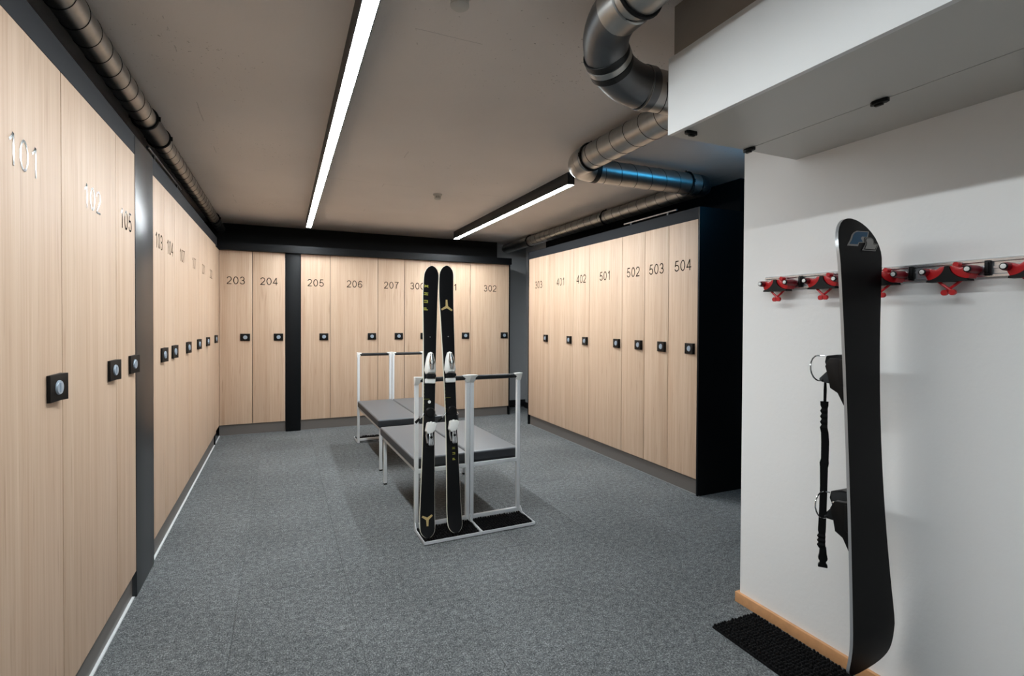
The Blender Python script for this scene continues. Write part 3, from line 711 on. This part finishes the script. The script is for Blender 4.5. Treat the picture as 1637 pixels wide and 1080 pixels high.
    g = MB().prism([(-0.010, -0.010), (0.014, -0.010), (0.020, -0.080), (0.016, -0.092), (-0.010, -0.092), (-0.013, -0.080)], 1, yh - 0.046, yh - 0.028); pb('heel_lever', 'chrome', g, hb, bevel=0.004)
    g = MB().disc_stack((0.004, yh - 0.046, -0.040), (0, -1, 0), [(0.008, 0), (0.008, 0.004)], 14); pb('lever_eye', 'black_plastic', g, hb)
    g = MB().tube([(-0.018, yh - 0.030, 0.0), (-0.024, yh - 0.034, -0.03), (-0.016, yh - 0.034, -0.075)], 0.006, 8); pb('heel_spring', 'chrome', g, hb)
    # brake: pedal plate and arm
    zk = 0.735 / ez.z; yk = ytop(zk)
    bk = pb('ski_brake', 'black_plastic', MB().disc_stack((0.004, yk + 0.002, zk), (0, -1, 0), [(0.032, 0), (0.032, 0.014), (0.026, 0.020), (0.018, 0.021)], 20).box(-0.028, 0.034, yk - 0.012, yk, zk - 0.060, zk - 0.020), bevel=0)
    g = MB().tube([(-0.036, yk - 0.004, zk - 0.005), (-0.046, yk - 0.006, zk - 0.022), (-0.066, yk + 0.004, zk - 0.042)], 0.004, 8); pb('brake_arm', 'chrome', g, bk)
    g = MB().tube([(-0.060, yk + 0.001, zk - 0.036), (-0.084, yk + 0.012, zk - 0.062)], [0.007, 0.009], 10); pb('brake_tip', 'black_plastic', g, bk)
    g = MB().tube([(0.036, yk - 0.004, zk - 0.010), (0.044, yk - 0.008, zk - 0.022)], 0.006, 8); pb('brake_arm', 'chrome', g, bk)
    # three-armed logo
    def logo(zc, flip, size):
        m = MB()
        def arm(a, ln, w0, w1):
            d = Vector((math.cos(a), 0, math.sin(a))); q = Vector((-math.sin(a), 0, math.cos(a)))
            pts_ = [-q * w0, q * w0, d * ln + q * w1, d * ln - q * w1]
            vv_ = []
            for dy in (0.0, -0.0010):
                for p_ in pts_:
                    z_ = zc + p_.z; vv_.append((p_.x, ytop(z_) - 0.0002 + dy, z_))
            m.add(vv_, [(0, 1, 2, 3), (7, 6, 5, 4), (0, 4, 5, 1), (1, 5, 6, 2), (2, 6, 7, 3), (3, 7, 4, 0)])
        s_ = 1 if flip else -1
        arm(s_ * PI / 2 + (0.0), size, 0.0085, 0.0055)
        arm(s_ * (-PI * 0.20), size * 0.92, 0.0085, 0.0055); arm(PI + s_ * PI * 0.16, size * 0.92, 0.0085, 0.0055)
        o_ = m.build('logo', 'gold', r, smooth=False); o_['label'] = 'gold three-armed emblem'
    zt1 = 1.0 / ez.z
    if text_side == 'letters':
        logo(0.105, False, 0.040)
        for ch, zz in zip('PUNX', (1.392, 1.441, 1.491, 1.541)):
            me = letter_mesh(ch, 0.026, 0.019, 'lime')
            s_ = zz / ez.z; link('letter', me, r, (-0.030, ytop(s_) - 0.0008, s_))
    else:
        logo(1.410 / ez.z, True, 0.047)
        for ch, zz in zip('PUN', (0.438, 0.472, 0.505)):
            me = letter_mesh(ch, 0.018, 0.014, 'lime')
            s_ = zz / ez.z; link('letter', me, r, (0.008, ytop(s_) - 0.0008, s_))
    MB().tube([(0, ytop(1.23) + 0.001, 1.23), (0, ytop(1.23) - 0.002, 1.232)], 0.004, 10).build('rivet', 'alu', r)
    return r
ski('black ski with yellow-green letters near its tip, left of the pair', (0.806, 3.078, 0.034), (0.905, 3.382, 1.705), False, 'letters')
ski('black ski with gold emblem below its tip, right of the pair', (0.985, 3.082, 0.034), (1.007, 3.388, 1.712), True, 'emblem')

# ------------------------------------------------------------------ snowboard held in the wall rail
sb = empty('snowboard', (1.836, 1.09, 0.0)); tag(sb, 'black snowboard with blue and grey logo hanging upright on the white wall', 'snowboard')
ew = Vector((math.cos(math.radians(5)), math.sin(math.radians(5)), 0)); es = Vector((0, 0.033, 1)).normalized(); en = ew.cross(es)  # en faces the camera
S0, S1 = 0.152, 1.722
def bh_(s):
    u = (s - 0.30) / 1.30
    w_ = 0.104 + 0.030 * min(1.2, abs(2 * min(1, max(0, u)) - 1)) ** 2.0
    a = 0.135
    if s > S1 - a: w_ *= math.sqrt(max(0, 1 - ((s - S1 + a) / a) ** 2.3))
    a = 0.085
    if s < S0 + a: w_ *= max(0, 1 - ((S0 + a - s) / a) ** 4.5) ** 0.42
    return max(w_, 0.004)
def bbend(s):
    b_ = 0.010 * math.sin(PI * min(1, max(0, (s - 0.3) / 1.3)))
    if s > S1 - 0.17: b_ += 0.030 * ((s - S1 + 0.17) / 0.17) ** 2
    if s < S0 + 0.17: b_ += 0.030 * ((S0 + 0.17 - s) / 0.17) ** 2
    return b_
def bsurf(w_, s, off=0.0): return ew * (w_ + 0.024 - 0.026 * (s - 0.3)) + es * s - en * (bbend(s) - off)
ss = [S0 + k for k in (0, .002, .006, .013, .024, .04, .06, .085, .11, .135, .17)] + [S0 + .17 + (S1 - S0 - .34) * i / 14 for i in range(1, 15)] + [S1 - k for k in (.135, .11, .085, .06, .04, .024, .013, .006, .002, 0)]
base, edge = MB(), MB(); vb = []; ve = []; n = len(ss)
for s in ss:
    h = bh_(s)
    vb += [bsurf(h * k, s) for k in (-1, -.5, 0, .5, 1)]
    ve += [bsurf(-h, s, -0.0003), bsurf(-h, s, -0.010), bsurf(h, s, -0.010), bsurf(h, s, -0.0003)]
base.add(vb, [(i * 5 + k, i * 5 + k + 1, i * 5 + 6 + k, i * 5 + 5 + k) for i in range(n - 1) for k in range(4)])
base.build('base', 'board_base', sb)['label'] = 'plain black base'
edge.m = 0; edge.add(ve, [(i * 4 + k, i * 4 + 4 + k, i * 4 + 5 + k, i * 4 + k + 1) for i in range(n - 1) for k in (0, 2)] + [(i * 4 + 3, i * 4, i * 4 + 4, i * 4 + 7) for i in range(n - 1)])
edge.m = 1; edge.add([q for s in ss for q in (bsurf(-bh_(s), s, -0.010), bsurf(bh_(s), s, -0.010))], [(i * 2, i * 2 + 1, i * 2 + 3, i * 2 + 2) for i in range(n - 1)])
edge.build('edge_and_deck', ['board_edge', 'board_base'], sb)
# logo: outline plate, blue letter, dark gap, grey figure
F_out = [(-0.1056, 1.6178), (-0.0797, 1.6402), (-0.0621, 1.659), (-0.0446, 1.6693), (-0.0213, 1.677), (0.0587, 1.6815), (0.0398, 1.6583), (0.018, 1.6566), (0.0128, 1.6528), (0.0064, 1.641), (0.0092, 1.6364), (-0.0259, 1.6335), (-0.0379, 1.6207)]
F_in = [(-0.0901, 1.6244), (-0.0684, 1.6411), (-0.0536, 1.6582), (-0.036, 1.6693), (-0.0156, 1.6743), (0.0495, 1.6779), (0.0338, 1.6594), (0.0013, 1.6582), (-0.0106, 1.6505), (-0.0024, 1.6386), (-0.0287, 1.6357), (-0.0405, 1.6268)]
T_out = [(0.0095, 1.6428), (0.0188, 1.6549), (0.0578, 1.6582), (0.0697, 1.6527), (0.0691, 1.6371), (0.0982, 1.6378), (0.0679, 1.6101), (-0.0182, 1.6073), (0.012, 1.6334)]
def inset(poly, k, c=None):
    cx = sum(p[0] for p in poly) / len(poly); cy = sum(p[1] for p in poly) / len(poly)
    return [(cx + (p[0] - cx) * k, cy + (p[1] - cy) * k) for p in poly]
T_gap = [(0.0125, 1.6428), (0.0206, 1.6528), (0.0570, 1.6560), (0.0665, 1.6510), (0.0655, 1.6352), (0.0910, 1.6362), (0.0660, 1.6128), (-0.0090, 1.6103), (0.0165, 1.6338)]
T_in = [(0.0155, 1.6430), (0.0222, 1.6508), (0.0560, 1.6540), (0.0630, 1.6492), (0.0610, 1.6332), (0.0850, 1.6345), (0.0635, 1.6160), (0.0000, 1.6137), (0.0200, 1.6345)]
def board_poly(poly, off, m, name='logo'):
    sh = 0.012
    mb = MB(); q = [bsurf(p[0] - 0.024 + 0.026 * (p[1] - 0.3) + sh, p[1], off) for p in poly]; q2 = [bsurf(p[0] - 0.024 + 0.026 * (p[1] - 0.3) + sh, p[1], off - 0.0006) for p in poly]
    nn_ = len(q); mb.add(q + q2, [tuple(range(nn_)), tuple(range(nn_, 2 * nn_))[::-1]] + [(i, (i + 1) % nn_, nn_ + (i + 1) % nn_, nn_ + i) for i in range(nn_)])
    return mb.build(name, m, sb, smooth=False)
board_poly(F_out, 0.0012, 'logo_grey'); board_poly(F_in, 0.0019, 'logo_blue')['label'] = 'blue letter F'
board_poly(T_out, 0.0026, 'logo_grey'); board_poly(T_gap, 0.0033, 'board_base'); board_poly(T_in, 0.0040, 'logo_grey')['label'] = 'grey figure 2'
# bindings on the far side
def binding(s):
    c = bsurf(0.0, s, -0.011); u = ew; v = -en; zc = es
    def P(a, b, h): return c + u * a + v * b + zc * h
    pl = MB()
    prof = [(-0.110, -0.045), (-0.095, -0.052), (0.095, -0.052), (0.110, -0.040), (0.110, 0.040), (0.095, 0.052), (-0.095, 0.052), (-0.110, 0.045)]
    vs = [P(a, 0, h) for a, h in prof] + [P(a * 0.9, 0.022, h * 0.95) for a, h in prof]
    k = len(prof); pl.add(vs, [tuple(range(k)), tuple(range(k, 2 * k))[::-1]] + [(i, (i + 1) % k, k + (i + 1) % k, k + i) for i in range(k)])
    b = pl.build('binding', 'black_plastic', sb, bevel=0.003); b['label'] = 'black binding'
    # side cheeks and highback shell
    sh = MB()
    pr = [(-0.020, 0.0, -0.105), (-0.012, 0.050, -0.062), (-0.030, 0.085, -0.050), (-0.060, 0.112, -0.040), (-0.052, 0.120, -0.030), (-0.030, 0.100, 0.000), (-0.034, 0.108, 0.030), (-0.020, 0.110, 0.052), (0.005, 0.085, 0.056), (0.02, 0.0, 0.050)]
    k = len(pr)
    vs = [P(a + 0.012, b_, h) for a, b_, h in pr] + [P(a + 0.095, b_ * 0.9, h) for a, b_, h in pr]
    sh.add(vs, [tuple(range(k)), tuple(range(k, 2 * k))[::-1]] + [(i, (i + 1) % k, k + (i + 1) % k, k + i) for i in range(k)])
    sh.build('highback', 'black_plastic', b, bevel=0.003)
    hw2 = MB(); pg = [(0.0, 0.052), (0.045, 0.048), (0.060, 0.020), (0.050, -0.020), (0.045, -0.055), (0.020, -0.070), (0.0, -0.112)]
    k = len(pg); hw2.add([P(-0.104, b_, h) for b_, h in pg] + [P(-0.080, b_, h) for b_, h in pg], [tuple(range(k)), tuple(range(k, 2 * k))[::-1]] + [(i, (i + 1) % k, k + (i + 1) % k, k + i) for i in range(k)])
    hw2.build('side_cheek', 'black_plastic', b, bevel=0.002)
    st = MB(); pts = [P(-0.030, 0.100, 0.052)]
    for i in range(13):
        t = PI * 0.42 + PI * 1.18 * i / 12; pts.append(P(-0.050 + 0.052 * math.cos(t), 0.112 + 0.004 * math.sin(t), 0.008 + 0.046 * math.sin(t)))
    st.tube(pts, 0.0026, 8); st.build('strap_wire', 'chrome', b)
    bu = MB().disc_stack(P(-0.016, 0.092, 0.012), tuple(-u), [(0.009, 0), (0.009, 0.006), (0.006, 0.008)], 12); bu.build('buckle', 'chrome', b)
    return c
binding(1.188); binding(0.695)
# leash
lx0 = Vector((1.800 - 1.836, 1.25 - 1.09, 0))
ls = MB()
ls.tube([lx0 + Vector((0.000, 0, 1.158)), lx0 + Vector((-0.003, 0, 1.11)), lx0 + Vector((-0.003, 0, 1.066))], 0.0026, 8)
ls.tube([lx0 + Vector((0.003, 0, 1.158)), lx0 + Vector((0.006, 0, 1.11)), lx0 + Vector((0.004, 0, 1.066))], 0.0026, 8)
pts = [(-0.002, 1.070, 0.013), (-0.002, 1.055, 0.0125)] + [(-0.002 + 0.002 * (-1) ** i, 1.045 - 0.010 * i, 0.012 if i % 2 else 0.0095) for i in range(8)] + [(0.002, 0.955, 0.012), (0.005, 0.92, 0.0125), (0.004, 0.86, 0.0122), (0.001, 0.845, 0.0145), (0.0, 0.83, 0.0125), (0.0, 0.76, 0.0115), (-0.003, 0.68, 0.0118), (-0.007, 0.60, 0.0122)] + [(-0.008 + 0.002 * (-1) ** i, 0.588 - 0.008 * i, 0.0135 if i % 2 else 0.0105) for i in range(6)] + [(-0.004, 0.535, 0.010)]
vs = []; fs = []
for i, (dx, z_, h) in enumerate(pts):
    for a, b_ in ((-h, -0.003), (h, -0.003), (h, 0.003), (-h, 0.003)): vs.append(lx0 + Vector((dx + a * 0.6 - b_ * 0.8, -a * 0.8 - b_ * 0.6, z_)))
for i in range(len(pts) - 1):
    for k in range(4): fs.append((i * 4 + k, i * 4 + (k + 1) % 4, i * 4 + 4 + (k + 1) % 4, i * 4 + 4 + k))
fs += [(0, 1, 2, 3), tuple(range(len(vs) - 4, len(vs)))[::-1]]
ls.add(vs, fs); lo = ls.build('leash', 'webbing', sb, smooth=False); lo['label'] = 'dangling black webbing leash'
cl = MB().prism([(-0.010, 0.540), (0.010, 0.540), (0.012, 0.515), (0.015, 0.500), (0.014, 0.494), (0.010, 0.488), (0.010, 0.482), (0.015, 0.474), (0.015, 0.466), (-0.015, 0.466), (-0.015, 0.474), (-0.010, 0.482), (-0.010, 0.488), (-0.014, 0.494), (-0.015, 0.500), (-0.012, 0.515)], 1, -0.006, 0.006).build('leash_buckle', 'black_plastic', lo, bevel=0.001)
cl.location = lx0; cl.rotation_euler = (0, 0, math.radians(-50))

# ------------------------------------------------------------------ wall rail with ski holders
ZR = 1.531
rl = empty('wall_rail', (XW, 1.69, ZR)); tag(rl, 'aluminium rail screwed along the white wall', 'rail')
prof = [(0, -0.029), (-0.012, -0.029), (-0.012, -0.022), (-0.007, -0.019), (-0.007, -0.004), (-0.010, -0.003), (-0.010, 0.003), (-0.007, 0.004), (-0.007, 0.017), (-0.014, 0.019), (-0.014, 0.026), (-0.010, 0.029), (0, 0.029)]
MB().prism([(a, b) for a, b in prof], 1, -2.2, 0.0).build('profile', 'alu', rl, smooth=False)
for yy in (1.511, 1.300, 1.087, 0.873, 0.660):
    c = MB().box(-0.020, -0.006, -0.008, 0.008, -0.026, 0.022).box(-0.026, -0.018, -0.005, 0.005, -0.020, 0.016).build('rail_clip', 'black_plastic', rl, bevel=0.002); c.location = (0, yy - 1.69, 0)
def holder(label, y):
    r = empty('ski_holder', (XW - 0.008, y, ZR - 0.007), -PI / 2); tag(r, label, 'holder', 'red ski holders on the rail')
    def arcp(s):     # concave curve from centre ridge down to the lower outer corner
        return [(s * (0.058 - 0.052 * math.cos(t)), 0.020 - 0.046 * math.sin(t)) for t in [0.06 + (PI / 2 - 0.10) * i / 8 for i in range(9)]]
    R_, L__ = arcp(1), arcp(-1)
    pad = MB().prism(R_ + [(0.058, -0.033), (-0.058, -0.033)] + L__[::-1], 1, -0.056, -0.018).build('rubber_pad', 'rubber', r); pad['label'] = 'black rubber cradle'
    for s in (-1, 1):
        pts = arcp(s)
        jaw = MB().prism([(p[0], p[1] + 0.0005) for p in pts] + [(s * 0.062, -0.012), (s * 0.068, 0.004), (s * 0.062, 0.014), (s * 0.046, 0.010), (s * 0.034, 0.006), (s * 0.020, 0.016)], 1, -0.050, -0.004).build('jaw', 'red', r, bevel=0.0012); jaw['label'] = 'red plastic jaw'
        ro = MB().disc_stack((s * 0.062, 0, 0.002), (0, -1, 0), [(0.0125, 0.006), (0.0135, 0.02), (0.0125, 0.062), (0.010, 0.068)], 18).build('roller', 'red_dark', r)
        cp = MB().disc_stack((s * 0.062, -0.067, 0.002), (0, -1, 0), [(0.0105, 0), (0.0105, 0.004), (0.009, 0.005)], 16).build('roller_rim', 'black_plastic', ro)
        MB().disc_stack((s * 0.062, -0.071, 0.002), (0, -1, 0), [(0.0072, 0), (0.0072, 0.0022), (0.005, 0.003)], 14).build('roller_cap', 'white_plastic', ro)
        lv = MB().tube([(-s * 0.030, -0.036 - 0.004 * s, -0.030), (s * 0.012, -0.040 - 0.004 * s, -0.066)], 0.0045, 8)
        lv.disc_stack((s * 0.013, -0.036 - 0.004 * s, -0.068), (0, -1, 0), [(0.0095, 0), (0.0095, 0.010)], 14)
        lv.build('lever', 'red', r)['label'] = 'red crossed lever'
    MB().disc_stack((0.014, -0.012, 0.022), (0, -1, 0), [(0.0085, 0), (0.0085, 0.022)], 14).build('knob', 'red', r)
    MB().box(-0.030, 0.030, -0.006, 0.0, -0.020, 0.016).build('mounting_plate', 'black_plastic', r, smooth=False)
    return r
for lab, y in (('leftmost red ski holder at the end of the wall rail', 1.600), ('red ski holder just left of the snowboard', 1.387), ('red ski holder gripping the snowboard', 1.173),
               ('red ski holder right of the snowboard', 0.960), ('red ski holder at the right edge of the view', 0.747)):
    holder(lab, y)

# ------------------------------------------------------------------ bristle mat on the floor under the board
mt = MB().box(-0.125, 0.125, -1.1, 1.1, 0, 0.008).build('floor_mat', 'bristle', smooth=False); mt.location = (1.868, 1.716 - 1.1, 0)
tag(mt, 'black bristle mat on the floor along the white wall', 'mat')
bristle_mat(-0.124, 0.124, -1.1, 1.1, 0.006, 0.0155, 0.012, mt)
